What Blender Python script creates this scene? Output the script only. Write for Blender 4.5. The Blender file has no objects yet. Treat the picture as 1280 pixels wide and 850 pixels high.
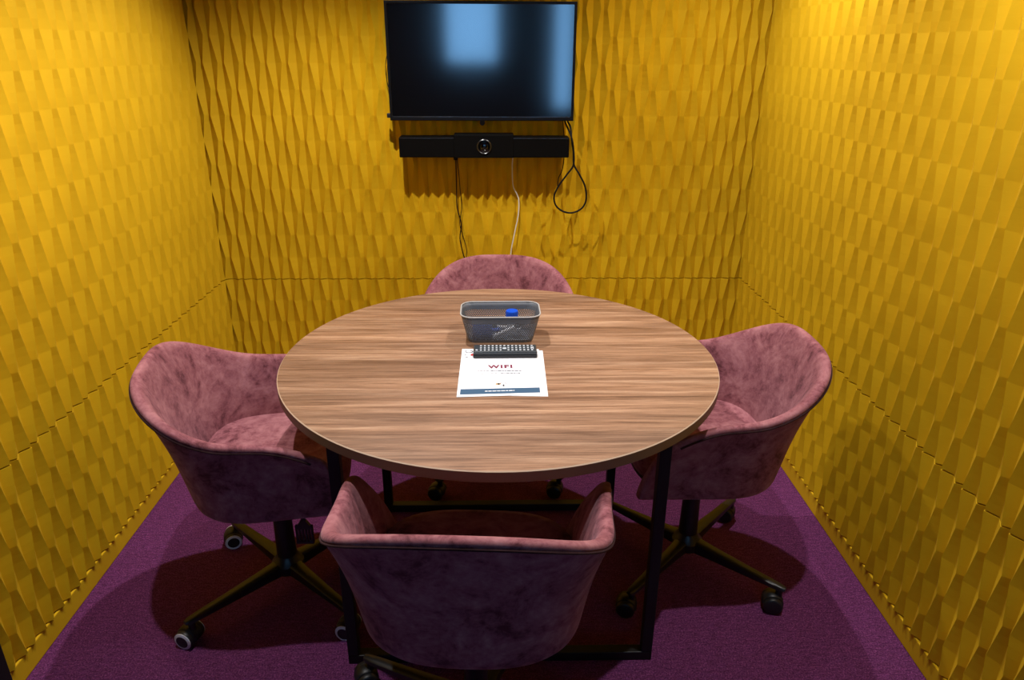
import bpy, bmesh, math, random
from mathutils import Vector, Matrix
PI = math.pi
random.seed(7)
scene = bpy.context.scene
C = scene.collection
H_CAM = 1.56
XL, XR, YB = -1.255, 1.147, 3.195      # pod walls
CEIL = 2.40

# ------------------------------------------------------------------ camera
def make_camera():
    f, p, y, r = 894.826, 0.387231, 0.0234397, 0.00471725
    cy, sy = math.cos(y), math.sin(y)
    fw = Vector((sy*math.cos(p), cy*math.cos(p), -math.sin(p)))
    ri = Vector((cy, -sy, 0)); up = ri.cross(fw)
    c, s = math.cos(r), math.sin(r)
    a = c*ri + s*up; b = -s*ri + c*up; z = -fw
    cam = bpy.data.cameras.new('camera'); o = bpy.data.objects.new('camera', cam); C.objects.link(o)
    cam.sensor_width = 36; cam.lens = f*36/1280; cam.clip_start = .02
    o.matrix_world = Matrix(((a.x, b.x, z.x, 0), (a.y, b.y, z.y, 0), (a.z, b.z, z.z, H_CAM), (0, 0, 0, 1)))
    scene.camera = o
make_camera()

# ------------------------------------------------------------------ world and exposure
w = bpy.data.worlds.new('world'); scene.world = w; w.use_nodes = True
bg = w.node_tree.nodes['Background']
bg.inputs[0].default_value = (0.22, 0.54, 1.0, 1); bg.inputs[1].default_value = 10.5
scene.view_settings.view_transform = 'Standard'
scene.view_settings.look = 'None'
scene.view_settings.exposure = -0.58
scene.cycles.diffuse_bounces = 2
scene.view_settings.gamma = 1.0
scene.view_settings.use_curve_mapping = False

# spots of the pod's ceiling: x, y, energy, target x, y, z, cone degrees, blend
SPOTS = [(-0.40, 2.33, 152, -0.72, 2.30, 0.0, 114, .62),
         (0.68, 2.46, 125, 1.12, 2.45, 0.0, 130, 1.0),
         (-0.62, 1.38, 112, -1.15, 1.45, 0.0, 112, .9),
         (0.62, 1.34, 114, 1.15, 1.42, 0.0, 118, .9)]
SPOT_COL = (1.0, 0.965, 0.945)

# ------------------------------------------------------------------ materials
def mat(name, col=(.5, .5, .5), rough=.5, metal=0.0, **kw):
    m = bpy.data.materials.new(name); m.use_nodes = True
    b = m.node_tree.nodes['Principled BSDF']
    b.inputs['Base Color'].default_value = (*col, 1)
    b.inputs['Roughness'].default_value = rough
    b.inputs['Metallic'].default_value = metal
    for k, v in kw.items(): b.inputs[k.replace('_', ' ')].default_value = v
    return m
def nodes(m):
    nt = m.node_tree; return nt, nt.nodes, nt.links, nt.nodes['Principled BSDF']
def coords(nt, scale=(1, 1, 1), kind='Object'):
    tc = nt.nodes.new('ShaderNodeTexCoord'); mp = nt.nodes.new('ShaderNodeMapping')
    mp.inputs['Scale'].default_value = scale
    nt.links.new(tc.outputs[kind], mp.inputs[0]); return mp.outputs[0]
def noise(nt, vec, scale, detail=3, rough=.5, dist=0):
    n = nt.nodes.new('ShaderNodeTexNoise'); n.inputs['Scale'].default_value = scale
    n.inputs['Detail'].default_value = detail; n.inputs['Roughness'].default_value = rough
    n.inputs['Distortion'].default_value = dist
    nt.links.new(vec, n.inputs['Vector']); return n.outputs['Fac']
def ramp(nt, fac, stops):
    r = nt.nodes.new('ShaderNodeValToRGB'); el = r.color_ramp.elements
    while len(el) < len(stops): el.new(.5)
    for e, (p, c) in zip(el, stops): e.position = p; e.color = (*c, 1)
    nt.links.new(fac, r.inputs[0]); return r.outputs[0]
def bump(nt, fac, strength, dist=.002):
    b = nt.nodes.new('ShaderNodeBump'); b.inputs['Strength'].default_value = strength
    b.inputs['Distance'].default_value = dist; nt.links.new(fac, b.inputs['Height']); return b.outputs[0]
def mix(nt, a, b, fac, mode='MIX'):
    x = nt.nodes.new('ShaderNodeMix'); x.data_type = 'RGBA'; x.blend_type = mode
    for s, v in ((x.inputs[0], fac), (x.inputs[6], a), (x.inputs[7], b)):
        if hasattr(v, 'links'): nt.links.new(v, s)
        else: s.default_value = v if isinstance(v, float) else (*v, 1)
    return x.outputs[2]

def m_felt():
    m = mat('yellow_felt', rough=.75); nt, N, L, b = nodes(m)
    v = coords(nt)
    c = ramp(nt, noise(nt, v, 6, 3), [(.3, (.69, .405, .004)), (.7, (.77, .462, .006))])
    L.new(c, b.inputs['Base Color'])
    L.new(bump(nt, noise(nt, v, 700, 2), .25, .0008), b.inputs['Normal'])
    b.inputs['Specular IOR Level'].default_value = .25
    return m
def m_carpet():
    m = mat('purple_carpet', rough=1); nt, N, L, b = nodes(m)
    v = coords(nt)
    f = noise(nt, v, 230, 3, .7)
    c = ramp(nt, f, [(.3, (.060, .012, .052)), (.5, (.140, .031, .116)), (.72, (.31, .088, .235))])
    g = ramp(nt, noise(nt, coords(nt, (1, 3, 1)), 38, 4, .7), [(.3, (.6, .6, .6)), (.7, (1.25, 1.2, 1.25))])
    L.new(mix(nt, c, g, 1.0, 'MULTIPLY'), b.inputs['Base Color'])
    L.new(bump(nt, f, .8, .004), b.inputs['Normal'])
    b.inputs['Specular IOR Level'].default_value = .1
    return m
def m_velvet(name='rose_velvet', k=1.0):
    m = mat(name, rough=.85); nt, N, L, b = nodes(m)
    v = coords(nt)
    f0 = noise(nt, v, 9, 6, .72, .8); f1 = noise(nt, v, 38, 4, .7, .3)
    f = nt.nodes.new('ShaderNodeMath'); f.operation = 'MULTIPLY_ADD'; L.new(f1, f.inputs[0]); f.inputs[1].default_value = .35
    g = nt.nodes.new('ShaderNodeMath'); g.operation = 'MULTIPLY'; L.new(f0, g.inputs[0]); g.inputs[1].default_value = .65
    L.new(g.outputs[0], f.inputs[2]); f = f.outputs[0]
    c = ramp(nt, f, [(.38, (.115*k, .032*k, .040*k)), (.47, (.26*k, .088*k, .104*k)), (.62, (.42*k, .178*k, .192*k))])
    L.new(c, b.inputs['Base Color'])
    b.inputs['Sheen Weight'].default_value = .18
    b.inputs['Sheen Roughness'].default_value = .4
    b.inputs['Sheen Tint'].default_value = (.9, .6, .7, 1)
    b.inputs['Specular IOR Level'].default_value = .15
    L.new(bump(nt, noise(nt, v, 420, 2), .25, .001), b.inputs['Normal'])
    return m
def m_wood():
    m = mat('walnut_laminate', rough=.42); nt, N, L, b = nodes(m)
    v = coords(nt, (.7, 15, 1))
    f1 = noise(nt, v, 2.6, 10, .70, .45)
    v2 = coords(nt, (.5, 7.5, 1)); f2 = noise(nt, v2, 1.5, 3, .5)
    v3 = coords(nt, (1.4, 60, 1)); f3 = noise(nt, v3, 4.2, 7, .85, .15)
    c1 = ramp(nt, f1, [(.30, (.10, .045, .023)), (.43, (.22, .115, .064)), (.53, (.315, .180, .108)), (.68, (.47, .305, .20))])
    c2 = ramp(nt, f2, [(.35, (.70, .66, .64)), (.65, (1.15, 1.12, 1.08))])
    c3 = ramp(nt, f3, [(.36, (.42, .36, .32)), (.46, (.90, .90, .90)), (.60, (1.22, 1.22, 1.22))])
    c = mix(nt, mix(nt, c1, c2, 1.0, 'MULTIPLY'), c3, 1.0, 'MULTIPLY')
    L.new(c, b.inputs['Base Color'])
    L.new(bump(nt, f3, .1, .0005), b.inputs['Normal'])
    return m
M = dict(felt=m_felt(), carpet=m_carpet(), velvet=m_velvet(), piping=m_velvet('rose_piping', .12), wood=m_wood(),
         edge=mat('walnut_edge_band', (.17, .092, .050), .45),
         black=mat('black_powder_coat', (.006, .006, .006), .5, Specular_IOR_Level=.35),
         gloss=mat('black_gloss_metal', (.010, .009, .009), .38),
         plastic=mat('black_plastic', (.008, .008, .009), .45),
         matte=mat('matte_black_grille', (.0018, .0016, .0015), .7, Specular_IOR_Level=.10),
         bezel=mat('television_bezel', (.004, .004, .005), .38, Specular_IOR_Level=.25),
         screen=mat('television_screen', (.003, .003, .004), .095, IOR=1.95),
         lens=mat('camera_lens', (.002, .002, .002), .08),
         ring=mat('lens_ring', (.05, .05, .05), .3, .8),
         silver=mat('silver_line', (.22, .22, .24), .25, .9),
         cable=mat('black_cable', (.004, .004, .004), .6, Specular_IOR_Level=.2),
         white_cable=mat('white_cable', (.85, .82, .70), .5),
         wheel_ring=mat('grey_wheel_ring', (.75, .75, .80), .45),
         basket=mat('grey_basket_plastic', (.12, .13, .15), .45),
         basket_rim=mat('pale_basket_rim', (.42, .41, .40), .4),
         blue=mat('blue_plastic', (.005, .07, .55), .35),
         dark_blue=mat('dark_blue_cloth', (.010, .06, .32), .8),
         paper=mat('white_paper', (.78, .79, .84), .6),
         paper_back=mat('under_paper', (.74, .75, .78), .6),
         navy=mat('navy_print', (.022, .075, .15), .6),
         red=mat('red_print', (.55, .03, .03), .6),
         wine=mat('wine_print', (.16, .012, .045), .6),
         ink=mat('black_ink', (.02, .02, .025), .6),
         grey_ink=mat('grey_ink', (.12, .12, .15), .6),
         tan=mat('tan_print', (.45, .30, .16), .6),
         key=mat('remote_key', (.45, .48, .52), .5),
         cream=mat('office_paint', (.30, .28, .26), .8),
         ceil=mat('ceiling_paint', (.42, .40, .38), .85),
         orange=mat('orange_panel', (.42, .15, .05), .7))

# ------------------------------------------------------------------ mesh helpers
def obj(name, bm, m, parent=None, smooth=True, angle=35, bevel=0, sub=0, loc=None):
    bmesh.ops.recalc_face_normals(bm, faces=bm.faces)
    me = bpy.data.meshes.new(name); bm.to_mesh(me); bm.free()
    ms = m if isinstance(m, (list, tuple)) else [m]
    for x in ms: me.materials.append(x)
    o = bpy.data.objects.new(name, me); C.objects.link(o)
    if parent: o.parent = parent
    if loc: o.location = loc
    if smooth:
        for p in me.polygons: p.use_smooth = True
        if not sub: me.set_sharp_from_angle(angle=math.radians(angle))
    if bevel:
        b = o.modifiers.new('bevel', 'BEVEL'); b.width = bevel; b.segments = 2; b.limit_method = 'ANGLE'
        b.angle_limit = math.radians(40)
    if sub:
        s = o.modifiers.new('sub', 'SUBSURF'); s.levels = sub; s.render_levels = sub
    return o
def box(bm, x0, x1, y0, y1, z0, z1, mi=0, mtx=None):
    vs = [bm.verts.new((x, y, z)) for x in (x0, x1) for y in (y0, y1) for z in (z0, z1)]
    if mtx is not None:
        for v in vs: v.co = mtx @ v.co
    for f in ((0, 1, 3, 2), (4, 6, 7, 5), (0, 4, 5, 1), (2, 3, 7, 6), (0, 2, 6, 4), (1, 5, 7, 3)):
        bm.faces.new([vs[i] for i in f]).material_index = mi
def lathe(bm, prof, n=32, mtx=None, mi=0, cap=True):
    rings = []
    for r, z in prof:
        ring = []
        for i in range(n):
            a = 2*PI*i/n; co = Vector((r*math.cos(a), r*math.sin(a), z))
            ring.append(bm.verts.new(mtx @ co if mtx is not None else co))
        rings.append(ring)
    for a, b in zip(rings, rings[1:]):
        for i in range(n):
            bm.faces.new((a[i], a[(i+1) % n], b[(i+1) % n], b[i])).material_index = mi
    if cap:
        bm.faces.new(rings[0][::-1]).material_index = mi; bm.faces.new(rings[-1]).material_index = mi
def smooth_path(pts, k=6):
    P = [Vector(p) for p in pts]; out = []
    for i in range(len(P)-1):
        p0, p1, p2, p3 = P[max(i-1, 0)], P[i], P[i+1], P[min(i+2, len(P)-1)]
        for j in range(k):
            t = j/k
            out.append(.5*((2*p1)+(p2-p0)*t+(2*p0-5*p1+4*p2-p3)*t*t+(3*p1-p0-3*p2+p3)*t**3))
    out.append(P[-1]); return out
def tube(bm, pts, r, n=8, closed=False, mi=0):
    P = [Vector(p) for p in pts]; rings = []; N = len(P)
    ref = None
    for i, p in enumerate(P):
        a = P[(i-1) % N] if (closed or i) else P[0]; b = P[(i+1) % N] if (closed or i < N-1) else P[-1]
        t = (b-a).normalized()
        if ref is None:
            ref = t.orthogonal().normalized()
        ref = (ref - t*ref.dot(t)).normalized(); s = t.cross(ref)
        rr = r[i] if isinstance(r, (list, tuple)) else r
        rings.append([bm.verts.new(p+rr*(math.cos(2*PI*k/n)*ref+math.sin(2*PI*k/n)*s)) for k in range(n)])
    rng = range(N) if closed else range(N-1)
    for i in rng:
        a, b = rings[i], rings[(i+1) % N]
        for k in range(n): bm.faces.new((a[k], a[(k+1) % n], b[(k+1) % n], b[k])).material_index = mi
    if not closed:
        bm.faces.new(rings[0][::-1]).material_index = mi; bm.faces.new(rings[-1]).material_index = mi
def tag(o, label=None, cat=None, group=None, kind=None):
    if label: o['label'] = label
    if cat: o['category'] = cat
    if group: o['group'] = group
    if kind: o['kind'] = kind
    return o
def empty(name, loc=(0, 0, 0), rz=0, parent=None):
    o = bpy.data.objects.new(name, None); C.objects.link(o); o.location = loc; o.rotation_euler.z = rz
    o.empty_display_size = .05
    if parent: o.parent = parent
    return o
def copy_tree(o, parent=None):
    c = o.copy(); C.objects.link(c); c.parent = parent
    for ch in list(o.children): copy_tree(ch, c)
    return c
def struct(name, bm, m, **kw):
    o = obj(name, bm, m, **kw); o['kind'] = 'structure'; return o
def B(): return bmesh.new()

# ------------------------------------------------------------------ the room shell
OX, OY = 3.2, -3.0                                   # office half width, far wall behind the camera
bm = B(); box(bm, -OX, OX, OY-.1, YB+.1, -.06, 0); struct('floor', bm, M['carpet'], smooth=False)
bm = B(); box(bm, -OX, OX, OY-.1, YB+.12, CEIL, CEIL+.08); struct('ceiling', bm, M['ceil'], smooth=False)

CELL, ROW, DEP, SEAM, BOT = .0437, .1036, .017, .5665, .070
def relief(length, org, ax, nrm, ztop, shift=0):
    """folded felt cladding: straight valleys every CELL, ridges that swing from 1/3 to 2/3 of the cell and back, row by row"""
    bm = B(); org, ax, nrm = Vector(org), Vector(ax), Vector(nrm)
    n = int(math.ceil(length/CELL))
    def strip(z0, z1, row):
        SUB = 4; prev = None; grid = []
        for k in range(SUB+1):
            z = z0+(z1-z0)*k/SUB
            t = (SEAM-z)/ROW - row              # 0 at the row's top, 1 at its bottom
            t = min(max(t, 0), 1)
            line = []
            for i in range(n+1):
                s = min(i*CELL, length)
                line.append(bm.verts.new(org+ax*s+Vector((0, 0, z))))
                if i < n:
                    up = (i+row+shift) % 2
                    f = (.30+.40*t) if up else (.70-.40*t)
                    s = i*CELL+f*CELL
                    if s > length: s = length
                    line.append(bm.verts.new(org+ax*s+nrm*DEP+Vector((0, 0, z))))
            grid.append(line)
        for a, b in zip(grid, grid[1:]):
            for i in range(len(a)-1): bm.faces.new((a[i], a[i+1], b[i+1], b[i]))
        return grid
    grids = []
    row = 0; z = SEAM-.0022
    while z > BOT+.001:
        z0 = max(SEAM-(row+1)*ROW, BOT); grids.append(('L', strip(z0, z, row))); z = z0; row += 1
    row = -1; z = SEAM+.0022
    while z < ztop-.001:
        z1 = min(SEAM-row*ROW, ztop); grids.append(('U', strip(z, z1, row))); z = z1; row -= 1
    # close the cut edges (bottom and both sides of the joint) back to the wall plane
    def lip(line, dz):
        for i in range(0, len(line)-1, 2):
            if i+2 < len(line):
                bm.faces.new((line[i], line[i+1], line[i+2]))
    low = [g for k, g in grids if k == 'L']; upg = [g for k, g in grids if k == 'U']
    lip(low[0][-1], 0); lip(low[-1][0], 0); lip(upg[0][0], 0)
    bmesh.ops.remove_doubles(bm, verts=bm.verts, dist=1e-5)
    return bm
D0 = .006     # valleys sit this far behind the fitted wall plane
YL0, YR0 = 1.40, .95
def clad(name, length, org, ax, nrm, shift=0):
    bm = relief(length, org, ax, nrm, CEIL, shift)
    o, a, q = Vector(org), Vector(ax), Vector(nrm)
    # solid wall behind the felt
    p = [o, o+a*length, o+a*length-q*.08, o-q*.08]
    vs = [bm.verts.new(v+Vector((0, 0, z))-q*.0008) for z in (0, CEIL) for v in p]
    for f in ((3, 2, 1, 0), (4, 5, 6, 7), (0, 1, 5, 4), (1, 2, 6, 5), (2, 3, 7, 6), (3, 0, 4, 7)):
        bm.faces.new([vs[i] for i in f])
    me = struct(name, bm, M['felt'], smooth=True, angle=4)
    return me
clad('wall_left', YB+D0-YL0, (XL-D0, YL0, 0), (0, 1, 0), (1, 0, 0))
clad('wall_right', YB+D0-YR0, (XR+D0, YR0, 0), (0, 1, 0), (-1, 0, 0), 1)
clad('wall_back', XR-XL+2*D0, (XL-D0, YB+D0, 0), (1, 0, 0), (0, -1, 0), 1)

def baseboard(name, x0, x1, y0, y1):
    bm = B(); box(bm, x0, x1, y0, y1, 0, BOT-.004); struct(name, bm, M['felt'], smooth=False, bevel=.003)
baseboard('baseboard_left', XL-D0, XL+.002, YL0, YB+D0)
baseboard('baseboard_right', XR-.002, XR+D0, YR0, YB+D0)
baseboard('baseboard_back', XL+.002, XR-.002, YB-.002, YB+D0)
# dark posts of the pod's open front
bm = B(); box(bm, XL-.09, XL+.012, YL0-.07, YL0-.001, 0, CEIL); struct('trim_1', bm, M['black'], smooth=False, bevel=.003)
bm = B(); box(bm, XR-.012, XR+.09, YR0-.07, YR0-.001, 0, CEIL); struct('trim_2', bm, M['black'], smooth=False, bevel=.003)

# office behind the camera: side walls and a far wall with two daylight windows
bm = B(); box(bm, -OX-.1, -OX, OY, YL0, 0, CEIL); struct('wall_office_left', bm, M['cream'], smooth=False)
bm = B(); box(bm, OX, OX+.1, OY, YR0, 0, CEIL); struct('wall_office_right', bm, M['cream'], smooth=False)
bm = B(); box(bm, -OX-.1, XL-.09, YL0, YL0+.1, 0, CEIL); struct('wall_front_left', bm, M['cream'], smooth=False)
bm = B(); box(bm, XR+.09, OX+.1, YR0, YR0+.1, 0, CEIL); struct('wall_front_right', bm, M['cream'], smooth=False)
WIN = [(-.60, .04, 1.38, 2.25), (.70, .95, .85, 2.25)]
bm = B()
xs = [-OX, -.60, .04, .70, .95, OX]
for a, b in ((0, 1), (2, 3), (4, 5)): box(bm, xs[a], xs[b], OY-.1, OY, 0, CEIL)
for x0, x1, z0, z1 in WIN:
    box(bm, x0, x1, OY-.1, OY, 0, z0); box(bm, x0, x1, OY-.1, OY, z1, CEIL)
struct('wall_office_back', bm, M['cream'], smooth=False)
for i, (x0, x1, z0, z1) in enumerate(WIN):
    bm = B(); t = .025
    for b_ in ((x0, x0+t, z0, z1), (x1-t, x1, z0, z1), (x0, x1, z0, z0+t), (x0, x1, z1-t, z1)):
        box(bm, b_[0], b_[1], OY-.08, OY-.02, b_[2], b_[3])
    struct('window_%d' % (i+1), bm, M['black'], smooth=False)

# ------------------------------------------------------------------ table
TX, TY, TR, TZ = .008, 1.885, .611, .745
def make_table():
    t = empty('round_table', (TX, TY, 0))
    tag(t, 'round walnut-effect meeting table on black square-tube frames, in the middle of the room', 'table')
    bm = B(); n = 128
    lathe(bm, [(TR-.012, TZ-.030), (TR-.002, TZ-.028), (TR, TZ-.026), (TR, TZ-.0022), (TR-.0022, TZ)], n, mi=1, cap=False)
    bm.faces.ensure_lookup_table()
    for f in bm.faces:
        if min(v.co.z for v in f.verts) > TZ-.0025: f.material_index = 2
    bm.verts.ensure_lookup_table()
    bm.faces.new(bm.verts[0:n][::-1]).material_index = 1
    bm.faces.new(bm.verts[4*n:5*n]).material_index = 0
    obj('tabletop', bm, [M['wood'], M['edge'], mat('edge_highlight', (.62, .45, .32), .4)], t, angle=30)  # pale third slot paints in the light caught by the top bevel
    s = .0145
    for y in (-.385, .305):
        for x in (-.40, .40):
            bm = B(); box(bm, x-s, x+s, y-s, y+s, 2*s, TZ-.03-2*s); obj('leg', bm, M['black'], t, smooth=False, bevel=.002)
        bm = B(); box(bm, -.40-s, .40+s, y-s, y+s, 0, 2*s); obj('foot_rail', bm, M['black'], t, smooth=False, bevel=.002)
        bm = B(); box(bm, -.40-s, .40+s, y-s, y+s, TZ-.03-2*s, TZ-.03); obj('top_rail', bm, M['black'], t, smooth=False, bevel=.002)
    return t
make_table()

# ------------------------------------------------------------------ chairs
RW, RB, RF, RN, RK, ZA, ZB_, WF = .298, .306, .172, 3.0, 1.37, .660, .790, .315
BW, BB, BF, BN, ZS = .238, .210, .225, 2.6, .400
SF = .222
def uline():
    """stations round the back, from the left arm tip to the right arm tip: (phi, s, side)"""
    L = []
    for s in (1.0, .94, .82, .62, .4, .2): L.append((PI/2, s, -1))
    K = 15
    for i in range(K, 0, -1): L.append((PI/2*i/K, 0, -1))
    L.append((0, 0, 1))
    R_ = [(a, s, 1) for a, s, _ in L[:-1]][::-1]
    return L+R_
def station(W, Bk, F, Wf, n, za, zb, k, a, s, side, drop=0):
    ca = max(math.cos(a), 0.0); ca = 0 if ca < 1e-6 else ca
    if s > 0: return Vector((side*(W+(Wf-W)*s), F*s, za-drop*s**1.8))
    return Vector((side*W*math.sin(a)**(2/n), -Bk*ca**(2/n), za+(zb-za)*ca**k))
def shell_mesh():
    bm = B(); T = .030; rings = []; U = uline()
    for (a, s, side) in U:
        ro = station(RW, RB, RF, WF, RN, ZA, ZB_, RK, a, s, side, .055)
        ri = station(RW-T, RB-T, RF, WF-T, RN, ZA, ZB_, RK, a, s, side, .055)
        bo = station(BW, BB, BF, BW, BN, ZS, ZS, 1, a, s, side)
        bi = station(BW-.03, BB-.03, BF, BW-.03, BN, ZS, ZS, 1, a, s, side)
        ring = []
        ring.append(bi.copy()); ring[-1].z = ZS
        q = bo.lerp(bi, .35); q.z = ZS; ring.append(q)
        for v in (.035, .10, .24, .40, .56, .72, .86, .95, .985):
            h_ = .50*v+.50*v**2.4+.055*math.sin(min(v, .35)/.35*PI/2)*(1-v)
            p = Vector((bo.x+(ro.x-bo.x)*h_, bo.y+(ro.y-bo.y)*h_, ZS+(ro.z-ZS)*v)); ring.append(p)
        c = ro.lerp(ri, .18); c.z = ro.z+.004; ring.append(c)
        c = ro.lerp(ri, .55); c.z = ro.z+.006; ring.append(c)
        c = ro.lerp(ri, .88); c.z = ro.z+.003; ring.append(c)
        for v in (.96, .86, .72, .56, .40, .26, .18):
            h_ = .42*v+.58*v**2.2
            bq = bo.lerp(bi, 1.0)
            p = Vector((bq.x+(ri.x-bq.x)*h_, bq.y+(ri.y-bq.y)*h_, ZS+(ri.z-ZS)*v)); ring.append(p)
        rings.append([bm.verts.new(p) for p in ring])
    m = len(rings[0])
    for r0, r1 in zip(rings, rings[1:]):
        for j in range(m): bm.faces.new((r0[j], r0[(j+1) % m], r1[(j+1) % m], r1[j]))
    # arm fronts: bridge the outer and inner skins
    for r in (rings[0], rings[-1]):
        j, k = 0, m-1
        lo, hi = 1, m-1
        seq_o = r[0:13]; seq_i = [r[0]]+r[:12:-1]
        # triangulated cap
        f = bm.faces.new(r if r is rings[-1] else r[::-1])
        bmesh.ops.triangulate(bm, faces=[f])
    return bm
def sellipse(bm, W, F, Bk, n, z, N=48, sx=1):
    ring = []
    for i in range(N):
        a = 2*PI*i/N; c, s = math.cos(a), math.sin(a)
        x = W*math.copysign(abs(c)**(2/n), c); y = math.copysign(abs(s)**(2/n), s); y *= F if y > 0 else Bk
        ring.append(bm.verts.new((x*sx, y, z)))
    return ring
def stack(bm, rings, cap=True):
    for a, b in zip(rings, rings[1:]):
        N = len(a)
        for i in range(N): bm.faces.new((a[i], a[(i+1) % N], b[(i+1) % N], b[i]))
    if cap: bm.faces.new(rings[0][::-1]); bm.faces.new(rings[-1])
def make_chair(base_deg, ring=True, paddle=False, turn=0):
    t = empty('tub_chair')
    sh = obj('shell', shell_mesh(), M['velvet'], t, sub=1)
    U = uline(); pts = []
    for (a, s, side) in U[2:-2]:
        ro = station(RW-.003, RB-.003, RF-.004, WF-.003, RN, ZA, ZB_, RK, a, s, side, .055); ro.z -= .011
        pts.append(ro)
    bm = B(); tube(bm, smooth_path(pts, 2), .0028, 6); obj('piping', bm, M['piping'], t)
    bm = B()
    rs = [sellipse(bm, BW-.012+e, SF-.005+g, BB-.012+e, 3.2, z) for z, e, g in
          ((.42, -.01, -.01), (.43, 0, 0), (.470, .010, .006), (.488, .004, 0), (.496, -.02, -.022), (.500, -.09, -.09))]
    stack(bm, rs); obj('seat', bm, M['velvet'], t, angle=60)
    bm = B()
    rs = [sellipse(bm, BW-.018+e, SF-.012+e, BB-.018+e, 2.8, z) for z, e in ((ZS-.002, -.012), (ZS+.004, 0), (ZS+.03, 0))]
    stack(bm, rs); obj('underside', bm, M['plastic'], t, angle=50)
    bm = B(); lathe(bm, [(.030, .10), (.028, .20), (.026, .34), (.026, ZS-.03)], 28)
    lathe(bm, [(.09, ZS-.03), (.09, ZS-.004)], 28)
    obj('column', bm, M['gloss'], t)
    bm = B(); lathe(bm, [(.030, .066), (.046, .070), (.048, .098), (.036, .112), (.031, .125)], 28); obj('hub', bm, M['gloss'], t)
    R0 = .312
    for k in range(4):
        a = math.radians(base_deg+90*k)
        mt = Matrix.Rotation(a, 4, 'Z')
        bm = B(); secs = []
        for r, w_, z0, z1 in ((.03, .021, .068, .106), (.09, .018, .070, .102), (.20, .015, .073, .096), (.29, .013, .076, .092), (.318, .012, .077, .090), (.330, .007, .079, .088)):
            sec = [(r, -w_, z0), (r, w_, z0), (r, w_, z1-.004), (r, w_*.6, z1), (r, -w_*.6, z1), (r, -w_, z1-.004)]
            secs.append([bm.verts.new(mt @ Vector(p)) for p in sec])
        stack(bm, secs)
        arm = obj('base_arm', bm, M['gloss'], t, angle=50)
        # twin wheel caster
        sw = -turn+[-.5, .35, -.30, -.25][k]
        cm = Matrix.Translation(mt @ Vector((R0, 0, 0))) @ Matrix.Rotation(sw, 4, 'Z')
        bm = B()
        lathe(bm, [(.010, .050), (.010, .078)], 14, cm)
        # hood
        NH = 12; hoods = []
        for yy in (-.016, -.012, .012, .016):
            rr = .031 if abs(yy) < .014 else .028
            line = []
            for i in range(NH+1):
                an = math.radians(-15+200*i/NH); line.append(bm.verts.new(cm @ Vector((-.014+rr*math.cos(an), yy, .029+rr*math.sin(an)))))
            hoods.append(line)
        for l0, l1 in zip(hoods, hoods[1:]):
            for i in range(NH): bm.faces.new((l0[i], l0[i+1], l1[i+1], l1[i]))
        bm.faces.new(hoods[0]); bm.faces.new(hoods[-1][::-1])
        cas = obj('caster', bm, M['plastic'], t, angle=40)
        for sd in (-1, 1):
            wm = cm @ Matrix.Translation((-.014, sd*.022, .0275)) @ Matrix.Rotation(-sd*PI/2, 4, 'X')
            bm = B(); lathe(bm, [(.022, -.0105), (.0265, -.009), (.0275, -.006), (.0275, .005), (.025, .008), (.0205, .0095)], 24, wm, cap=True)
            wh = obj('wheel', bm, M['plastic'], cas, angle=40)
            if ring:
                bm = B(); lathe(bm, [(.0185, .0094), (.0262, .0072), (.0264, .0092), (.0187, .0112)], 24, wm, cap=False)
                # the ring belongs to the caster (a wheel trim)
                obj('wheel_ring', bm, M['wheel_ring'], cas, angle=60)
    if paddle:
        bm = B()
        tube(bm, [(0, 0, ZS+.012), (0, 0, .375), (.001, 0, .355)], .005, 8)
        for i in range(6):
            x = -.017+.0068*i; box(bm, x-.0022, x+.0022, -.004, .004, .290, .345)
        box(bm, -.0195, .0195, -.005, .005, .286, .293)
        vs = [bm.verts.new(p) for p in ((-.0195, -.005, .335), (.0195, -.005, .335), (.006, -.005, .362), (-.006, -.005, .362),
                                        (-.0195, .005, .335), (.0195, .005, .335), (.006, .005, .362), (-.006, .005, .362))]
        for f in ((0, 1, 2, 3), (7, 6, 5, 4), (0, 4, 5, 1), (1, 5, 6, 2), (2, 6, 7, 3), (3, 7, 4, 0)): bm.faces.new([vs[i] for i in f])
        o = obj('adjustment_paddle', bm, M['plastic'], t, angle=30)
        tag(o, 'slotted black paddle hanging under the seat')
        o.location = PADDLE
        o.rotation_euler.z = -TL
        o.scale = (1.25, 1, 1.0); o.location.z = -.012
    return t
TL = -1.40
def to_local(x, y, cx, cy, t):
    dx, dy = x-cx, y-cy; c, s = math.cos(-t), math.sin(-t); return (c*dx-s*dy, s*dx+c*dy, 0)
PADDLE = to_local(-.536, 1.655, -.645, 1.802, TL)
CH = [(-.645, 1.802, TL, 48, True, True, 'rose velvet tub chair left of the table, a slotted paddle hanging under its seat'),
      (.613, 1.889, 1.555, 46, False, False, 'rose velvet tub chair at the right side of the table, beside the right-hand yellow wall'),
      (-.052, 1.285, -.06, 64, False, False, 'rose velvet tub chair nearest the viewer, seen from behind in front of the table'),
      (.006, 2.490, 3.10, 46, False, False, 'rose velvet tub chair behind the table, only its back showing under the television')]
for x, y, t, bd, rg, pd, lab in CH:
    c = make_chair(bd-math.degrees(t), rg, pd, t)
    c.location = (x, y, 0); c.rotation_euler.z = t
    tag(c, lab, 'chair', 'rose tub chairs round the table')

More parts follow.
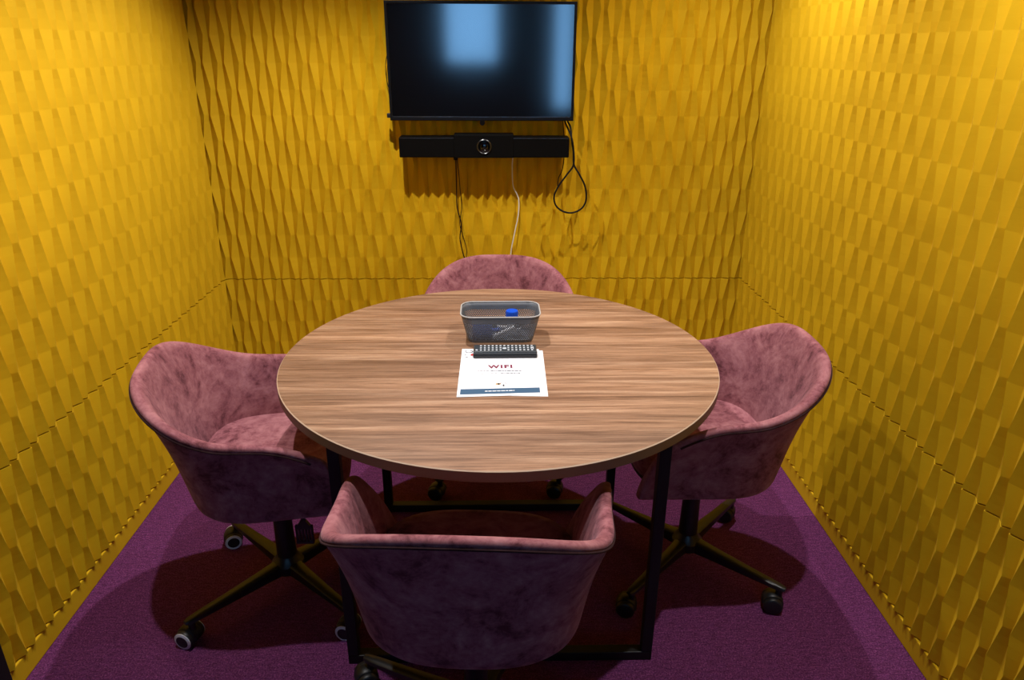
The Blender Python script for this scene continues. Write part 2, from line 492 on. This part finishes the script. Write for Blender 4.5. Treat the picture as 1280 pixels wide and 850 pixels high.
# ------------------------------------------------------------------ television
YW = YB+D0-DEP        # ridge plane of the back wall
TV = dict(x0=-.437, x1=.325, z0=1.279, z1=1.731, yf=3.105)
def make_tv():
    cx = (TV['x0']+TV['x1'])/2; t = empty('television', (cx, YW, TV['z0']))
    tag(t, 'wall-mounted flat television with a black screen and slim black bezel', 'television')
    W = (TV['x1']-TV['x0'])/2; H = TV['z1']-TV['z0']; f = TV['yf']-YW
    bm = B(); bz = .011
    outer = [(-W, 0), (W, 0), (W, H), (-W, H)]; inner = [(-W+bz, .017), (W-bz, .017), (W-bz, H-bz), (-W+bz, H-bz)]
    def loop(P, y): return [bm.verts.new((x, y, z)) for x, z in P]
    a = loop(outer, f+.045); b = loop(outer, f); c = loop(inner, f); d = loop(inner, f+.004)
    for p, q in ((a, b), (b, c), (c, d)):
        for i in range(4): bm.faces.new((p[i], p[(i+1) % 4], q[(i+1) % 4], q[i]))
    bm.faces.new(a)
    obj('housing', bm, M['bezel'], t, smooth=False, bevel=.0025)
    bm = B(); box(bm, -W+bz-.001, W-bz+.001, f+.003, f+.006, .016, H-bz+.001); obj('screen', bm, M['screen'], t, smooth=False)
    bm = B(); box(bm, -W+.016, W-.016, f-.0006, f+.002, .0145, .0162); obj('trim_line', bm, M['silver'], t, smooth=False)
    bm = B(); box(bm, -.22, .22, f+.044, f+.07, .05, H-.08); obj('rear_cover', bm, M['plastic'], t, smooth=False, bevel=.006)
    bm = B(); box(bm, -.10, .10, f+.065, 0, .10, .34); box(bm, -.010, .010, f+.035, -.002, -.016, .12)
    lathe(bm, [(.011, 0), (.011, .02)], 16, Matrix.Translation((0, f+.06, -.012)) @ Matrix.Rotation(PI/2, 4, 'X'))
    obj('wall_bracket', bm, M['black'], t, smooth=False)
    bm = B(); box(bm, -W-.014, -W+.002, f+.008, f+.03, .010, .028); obj('plug', bm, M['plastic'], t, smooth=False, bevel=.002)
make_tv()

def make_bar():
    x0, x1, z0, z1, yf = -.404, .309, 1.132, 1.214, 3.083
    cx = (x0+x1)/2; t = empty('video_bar', (cx, YW, z0))
    tag(t, 'long black video conference bar with a round central camera, mounted under the television', 'video bar')
    W = (x1-x0)/2; H = z1-z0; f = yf-YW
    bm = B(); box(bm, -W, W, f, -.012, 0, H); obj('housing', bm, M['matte'], t, smooth=False, bevel=.004)
    bm = B(); mx = -.050-cx
    box(bm, mx-.125, mx+.125, f-.003, -.02, -.001, H+.012); obj('camera_module', bm, M['matte'], t, smooth=False, bevel=.003)
    bm = B(); mt = Matrix.Translation((-.048-cx, f-.003, .045)) @ Matrix.Rotation(PI/2, 4, 'X')
    lathe(bm, [(.024, -.001), (.024, .004), (.016, .0045), (.012, .002), (.004, .0035)], 36, mt, cap=True); l = obj('lens', bm, M['lens'], t)
    bm = B(); lathe(bm, [(.0285, 0), (.031, .003), (.028, .005), (.025, .003)], 40, mt, cap=False); obj('lens_ring', bm, M['ring'], l)
    bm = B(); box(bm, -W+.004, W-.004, f-.0008, f+.002, H-.004, H-.0028); obj('trim_line', bm, M['silver'], t, smooth=False)
    bm = B(); box(bm, -.06, .06, -.02, 0, .01, .07); obj('wall_bracket', bm, M['black'], t, smooth=False)
    bm = B(); lathe(bm, [(.009, -.016), (.010, .002)], 14, Matrix.Translation((-.171-cx, -.05, 0))); obj('cable_plug', bm, M['cable'], t)
make_bar()

def cable(name, pts, r, m, label, k=6):
    bm = B(); tube(bm, smooth_path(pts, k), r, 8); o = obj(name, bm, m); tag(o, label, 'cable')
    return o
yc = YW-.008
cable('black_cable', [(-.171, 3.14, 1.12), (-.172, 3.155, 1.05), (-.173, yc, .98), (-.172, yc, .90), (-.156, yc, .83), (-.163, yc, .76),
      (-.150, yc, .69), (-.138, yc, .64), (-.14, yc, .50), (-.14, yc, .30), (-.14, yc, .03)], .0024, M['cable'],
      'thicker of the two black cables hanging down the wall below the video bar')
cable('black_cable', [(-.166, 3.145, 1.12), (-.160, 3.157, 1.05), (-.157, yc-.004, .98), (-.152, yc-.004, .90), (-.162, yc-.006, .83), (-.145, yc-.004, .76),
      (-.134, yc-.004, .71), (-.136, yc-.004, .66), (-.130, yc-.004, .50), (-.13, yc-.004, .30), (-.13, yc, .03)], .0016, M['cable'],
      'thinner black strand twisted round the thicker black cable below the video bar')
cable('white_cable', [(.074, 3.14, 1.13), (.072, yc, 1.08), (.076, yc, 1.0), (.094, yc, .96), (.102, yc, .93), (.100, yc, .87), (.085, yc, .79),
      (.066, yc, .68), (.06, yc, .5), (.06, yc, .03)], .0026, M['white_cable'],
      'thin white cable hanging down the yellow wall right of the black ones')
cable('black_cable', [(.292, 3.166, 1.31), (.296, 3.162, 1.27), (.319, 3.11, 1.215), (.330, 3.105, 1.16), (.331, 3.10, 1.10), (.305, 3.10, 1.06),
      (.270, 3.10, 1.01), (.252, 3.10, .965), (.262, 3.10, .925), (.295, 3.10, .90), (.335, 3.10, .895), (.375, 3.10, .915), (.392, 3.10, .955),
      (.384, 3.10, 1.01), (.358, 3.10, 1.06), (.334, 3.106, 1.10), (.330, 3.11, 1.15), (.322, 3.118, 1.20), (.317, 3.140, 1.25), (.306, 3.164, 1.275), (.302, 3.166, 1.31)], .0038, M['cable'],
      'black cable dangling in a teardrop loop from the right end of the television')
cable('black_cable', [(.284, 3.15, 1.30), (.288, 3.158, 1.25), (.296, 3.16, 1.18), (.294, 3.16, 1.10), (.286, 3.16, 1.06), (.275, 3.165, 1.035), (.272, 3.17, 1.0)], .0020, M['cable'],
      'short thin black cable behind the teardrop cable loop')
cable('black_cable', [(-.41, 3.158, 1.55), (-.436, 3.157, 1.545), (-.449, 3.155, 1.50), (-.450, 3.155, 1.45), (-.440, 3.157, 1.40), (-.41, 3.158, 1.385)], .0016, M['cable'],
      'thin black cable bowing out from behind the left edge of the television')

# ------------------------------------------------------------------ basket on the table
BX, BY, BZ, BH = .012, 2.028, TZ+.0004, .087
def rrect(a, b, r, N):
    """rounded rectangle sampled evenly by arc length: half sizes a, b"""
    per = 4*(a-r)+4*(b-r)+2*PI*r; out = []
    segs = [('l', (a, -(b-r)), (a, b-r)), ('c', (a-r, b-r), 0), ('l', (a-r, b), (-(a-r), b)), ('c', (-(a-r), b-r), 90),
            ('l', (-a, b-r), (-a, -(b-r))), ('c', (-(a-r), -(b-r)), 180), ('l', (-(a-r), -b), (a-r, -b)), ('c', (a-r, -(b-r)), 270)]
    lens = [math.dist(s[1], s[2]) if s[0] == 'l' else PI*r/2 for s in segs]
    for i in range(N):
        d = per*i/N
        for s, L in zip(segs, lens):
            if d <= L+1e-9:
                t = d/L if L else 0
                if s[0] == 'l': out.append((s[1][0]+(s[2][0]-s[1][0])*t, s[1][1]+(s[2][1]-s[1][1])*t))
                else:
                    an = math.radians(s[2]+90*t); out.append((s[1][0]+r*math.cos(an), s[1][1]+r*math.sin(an)))
                break
            d -= L
    return out
def make_basket():
    t = empty('storage_basket', (BX, BY, BZ), .01)
    tag(t, 'dark grey perforated plastic basket with a pale rim, standing on the table', 'basket')
    N = 192
    def at(i, z):
        k = z/BH; a = .098+(.118-.098)*k; b = .052+(.071-.052)*k
        return a, b
    cache = {}
    def P(i, z):
        key = round(z, 5)
        if key not in cache: cache[key] = rrect(*at(0, z), .030+.006*z/BH, N)
        x, y = cache[key][i % N]; return (x, y, z)
    bm = B(); vmap = {}
    def V(i, z):
        k = (i % N, round(z, 5))
        if k not in vmap: vmap[k] = bm.verts.new(P(i, z))
        return vmap[k]
    zt, zb = .064, .008; rows = 13; dz = (zt-zb)/rows
    for i in range(0, N, 2):
        for j in range(-rows, rows):
            pass
    # diamond perforations: each cell is 2 columns wide; alternate rows are offset by one column
    for j in range(rows):
        z0 = zb+j*dz; z1 = z0+dz; zm = (z0+z1)/2; off = j % 2
        for i in range(off, N+off, 2):
            c = [V(i, z0), V(i+1, z0), V(i+2, z0), V(i+2, zm), V(i+2, z1), V(i+1, z1), V(i, z1), V(i, zm)]
            ctr = sum((v.co for v in c), Vector())/8
            q = [bm.verts.new(ctr.lerp(c[k].co, .84 if k in (1, 5) else .80)) for k in (1, 3, 5, 7)]
            bm.faces.new((c[0], c[1], q[0], q[3], c[7])); bm.faces.new((c[1], c[2], c[3], q[1], q[0]))
            bm.faces.new((c[3], c[4], c[5], q[2], q[1])); bm.faces.new((c[5], c[6], c[7], q[3], q[2]))
    for z0, z1 in ((0, .004), (.004, zb), (zt, .074), (.074, BH)):
        for i in range(N): bm.faces.new((V(i, z0), V(i+1, z0), V(i+1, z1), V(i, z1)))
    bm.faces.new([V(i, 0) for i in range(N)])
    o = obj('basket_wall', bm, M['basket'], t, angle=60)
    s = o.modifiers.new('solid', 'SOLIDIFY'); s.thickness = .0014; s.offset = -1
    bm = B(); tube(bm, [Vector(p)+Vector((0, 0, .0)) for p in [P(i, BH) for i in range(0, N, 2)]], .0021, 8, closed=True)
    obj('rim', bm, M['basket_rim'], t)
make_basket()
# things kept in the basket
ZI = TZ+.003
def thing(name, bm, m, label, cat, group=None, loc=(0, 0, 0), **kw):
    o = obj(name, bm, m, loc=loc, **kw); tag(o, label, cat, group); return o
bm = B(); lathe(bm, [(.014, 0), (.015, .003), (.015, .045), (.010, .052), (.010, .056)], 24)
bt = thing('small_bottle', bm, M['paper'], 'small bottle with a broad blue cap standing in the grey basket', 'bottle', loc=(.047, 2.035, ZI))
bm = B(); lathe(bm, [(.0150, .054), (.0190, .057), (.0190, .075), (.0175, .078)], 28); obj('cap', bm, M['blue'], bt, angle=35)
bm = B(); rs = [sellipse(bm, .030+e, .016+e, .016+e, 3.5, z) for z, e in ((0, -.003), (.004, 0), (.050, 0), (.056, -.004))]
stack(bm, rs); thing('board_eraser', bm, M['dark_blue'], 'dark blue board eraser leaning at the left inside the grey basket', 'eraser', loc=(-.042, 2.000, ZI), angle=50)
def pen(p0, p1, m, capm, label):
    p0, p1 = Vector(p0), Vector(p1); L = (p1-p0).length; q = (p1-p0).to_track_quat('Z', 'Y').to_matrix().to_4x4()
    e = bpy.data.objects.new('marker_pen', None); C.objects.link(e); e.location = p0; e.rotation_euler = q.to_euler(); e.empty_display_size = .02
    tag(e, label, 'pen', 'marker pens in the basket')
    bm = B(); lathe(bm, [(.0050, 0), (.0058, .002), (.0058, L*.68)], 16); obj('barrel', bm, m, e)
    bm = B(); lathe(bm, [(.0064, L*.66), (.0064, L-.004), (.0045, L)], 16); obj('cap', bm, capm, e)
pen((-.010, 1.996, TZ+.012), (.090, 2.000, TZ+.058), M['paper'], M['ink'], 'white marker pen with a dark cap slanting inside the basket')
pen((.075, 2.063, TZ+.011), (-.035, 2.066, TZ+.02), M['paper'], M['cable'], 'white marker pen with a black cap lying low inside the basket')
pen((-.076, 2.030, TZ+.012), (.010, 2.036, TZ+.020), M['ink'], M['blue'], 'dark marker pen with a blue cap at the back of the basket')

# ------------------------------------------------------------------ notice, sheet below, remote control
def flat_card(name, corners, z, th, m, label, cat):
    bm = B(); v0 = [bm.verts.new((x, y, z)) for x, y in corners]; v1 = [bm.verts.new((x, y, z+th)) for x, y in corners]
    bm.faces.new(v0[::-1]); bm.faces.new(v1)
    for i in range(4): bm.faces.new((v0[i], v0[(i+1) % 4], v1[(i+1) % 4], v1[i]))
    o = obj(name, bm, m, smooth=False); tag(o, label, cat); return o
flat_card('paper_sheet', [(-.089, 1.628), (.130, 1.618), (.134, 1.914), (-.085, 1.924)], TZ+.0001, .0006, M['paper_back'],
          'plain white sheet showing only at the right edge below the printed notice', 'paper')
PC = [(-.101, 1.616), (.121, 1.627), (.123, 1.922), (-.100, 1.927)]
paper = flat_card('printed_notice', PC, TZ+.0008, .0008, M['paper'], 'white printed notice headed WIFI with a dark blue band, lying on the table', 'notice')
def PP(u, v):
    a = Vector(PC[0]).lerp(Vector(PC[1]), u); b = Vector(PC[3]).lerp(Vector(PC[2]), u); return a.lerp(b, v)
ZP = TZ+.0018
def print_quads(name, quads, m, label=None):
    bm = B()
    for (u0, u1, v0, v1) in quads:
        c = [PP(u0, v0), PP(u1, v0), PP(u1, v1), PP(u0, v1)]
        lo = [bm.verts.new((p.x, p.y, ZP-.0001)) for p in c]; hi = [bm.verts.new((p.x, p.y, ZP)) for p in c]
        bm.faces.new(lo[::-1]); bm.faces.new(hi)
        for i in range(4): bm.faces.new((lo[i], lo[(i+1) % 4], hi[(i+1) % 4], hi[i]))
    o = obj(name, bm, m, paper, smooth=False)
    if label: o['label'] = label
    return o
print_quads('blue_band', [(.035, .955, .040, .140)], M['navy'], 'dark blue printed band')
rnd = random.Random(3)
def words(u0, u1, v, h_, n=14):
    out = []; u = u0
    while u < u1:
        w_ = rnd.uniform(.012, .05); out.append((u, min(u+w_, u1), v, v+h_)); u += w_+.008
    return out
print_quads('text_lines', words(.22, .36, .490, .013)+words(.38, .76, .487, .019)+words(.26, .48, .435, .012)+words(.50, .74, .432, .017), M['grey_ink'])
def text_mesh(body, size, sx, loc, m, name, off=.0, rz=0):
    cu = bpy.data.curves.new(name, 'FONT'); cu.body = body; cu.size = size; cu.space_character = 1.22; cu.align_x = 'CENTER'; cu.align_y = 'CENTER'; cu.offset = off; cu.extrude = .00005
    tmp = bpy.data.objects.new('tmp', cu); C.objects.link(tmp)
    dg = bpy.context.evaluated_depsgraph_get(); me = bpy.data.meshes.new_from_object(tmp.evaluated_get(dg))
    bpy.data.objects.remove(tmp); me.materials.clear(); me.materials.append(m)
    o = bpy.data.objects.new(name, me); C.objects.link(o); o.parent = paper; o.location = loc; o.scale = (sx, 1, 1); o.rotation_euler.z = rz
    return o
p = PP(.50, .585); o = text_mesh('WIFI', .029, .98, (p.x, p.y, ZP), M['wine'], 'heading', .0015, .03); o['label'] = 'WIFI heading in wine red capitals'
ZP += .0004; print_quads('footer_text', words(.32, .66, .082, .014), M['paper']); ZP -= .0004
# small emblem above the band
bm = B()
for (u, v, r, mi) in ((.465, .225, .006, 0), (.485, .229, .005, 0)):
    c = PP(u, v); lathe(bm, [(r, ZP-.0001), (r, ZP)], 14, Matrix.Translation((c.x, c.y, 0)))
obj('emblem_blob', bm, M['tan'], paper)
bm = B(); c = PP(.53, .228); tube(bm, [(c.x+.008*math.cos(a), c.y+.009*math.sin(a), ZP) for a in [math.radians(-10+20*i) for i in range(11)]], .0005, 6)
obj('emblem_arc', bm, M['wine'], paper)
print_quads('emblem_figure', [(.525, .545, .178, .215)], M['ink'])
# corner logo, partly under the remote
bm = B(); c = PP(.10, .935)
pts = [(c.x-.010, c.y+.010, ZP), (c.x-.012, c.y, ZP), (c.x-.005, c.y-.009, ZP), (c.x+.006, c.y-.006, ZP), (c.x+.009, c.y+.002, ZP), (c.x+.002, c.y+.005, ZP)]
tube(bm, [p+Vector((0, 0, .0003)) for p in smooth_path(pts, 4)], .0009, 6); obj('corner_script', bm, M['ink'], paper)
bm = B(); c = PP(.17, .865); rs = [(.016, -.010), (.016, .012), (.004, .016), (-.010, .004), (-.014, -.006), (0, -.012)]
lo = [bm.verts.new((c.x+x, c.y+y, ZP-.0001)) for x, y in rs]; hi = [bm.verts.new((c.x+x, c.y+y, ZP)) for x, y in rs]
bm.faces.new(lo[::-1]); bm.faces.new(hi)
for i in range(6): bm.faces.new((lo[i], lo[(i+1) % 6], hi[(i+1) % 6], hi[i]))
obj('corner_patch', bm, M['red'], paper, smooth=False)
print_quads('corner_dots', [(.055, .085, .80, .812), (.04, .06, .845, .86)], M['ink'])

def make_remote():
    x0, x1, y0, y1, z0, z1 = -.0665, .1155, 1.857, 1.912, TZ+.0021, TZ+.0215
    cx, cy = (x0+x1)/2, (y0+y1)/2
    t = empty('remote_control', (cx, cy, z0), .006); tag(t, 'long black remote control with pale keys lying on the notice before the basket', 'remote control')
    a, b, H = (x1-x0)/2, (y1-y0)/2, z1-z0
    bm = B(); box(bm, -a, a, -b, b, 0, H*.55); obj('lower_shell', bm, M['plastic'], t, smooth=False, bevel=.003)
    bm = B(); box(bm, -a+.001, a-.001, -b+.001, b-.001, H*.5, H); obj('face', bm, mat('remote_face', (.03, .036, .042), .35), t, smooth=False, bevel=.003)
    keys = []
    for i in range(14):
        for j in range(3):
            x = -a+.022+i*.0112; y = -b+.012+j*.0155
            if i in (6,) and j != 2: continue
            keys.append((x, y, .0026, .0036))
    for (x, y, w_, d_) in keys:
        bm = B(); box(bm, x-w_, x+w_, y-d_, y+d_, H-.001, H+.0012)
        obj('key', bm, M['key'], t, smooth=False)
    bm = B(); lathe(bm, [(.006, H-.001), (.006, H+.0015)], 20, Matrix.Translation((-a+.022+6*.0112, -.004, 0))); obj('navigation_key', bm, M['key'], t)
    bm = B(); lathe(bm, [(.0038, H-.001), (.0038, H+.0015)], 16, Matrix.Translation((-a+.010, -b+.012, 0))); k = obj('power_key', bm, M['key'], t)
    for y in (-.008, .008):
        pass
    bm = B(); box(bm, a-.012, a-.0095, -.008, .010, H-.0005, H+.0003); box(bm, a-.018, a-.0145, -.006, .008, H-.0005, H+.0003)
    obj('printed_mark', bm, M['key'], t, smooth=False)
make_remote()

# ------------------------------------------------------------------ recessed ceiling spots
for i, (x, y, e, tx, ty, tz, cone, bl) in enumerate(SPOTS):
    side = 'left' if x < 0 else 'right'; depth = 'back' if y > 2 else 'front'
    t = empty('ceiling_spotlight', (x, y, CEIL)); tag(t, 'recessed round ceiling spotlight at the %s %s of the room' % (depth, side), 'light', 'recessed ceiling spotlights')
    bm = B(); lathe(bm, [(.030, -.001), (.045, -.003), (.047, -.001), (.047, .0)], 32, cap=False); obj('frame', bm, M['silver'], t)
    l = bpy.data.lights.new('spot_lamp', 'SPOT'); l.energy = e; l.color = SPOT_COL; l.spot_size = math.radians(cone); l.spot_blend = bl
    l.shadow_soft_size = .016
    o = bpy.data.objects.new('spot_lamp', l); C.objects.link(o); o.parent = t; o.location = (0, 0, -.006)
    o.rotation_euler = (Vector((tx, ty, tz))-Vector((x, y, CEIL))).to_track_quat('-Z', 'Y').to_euler()
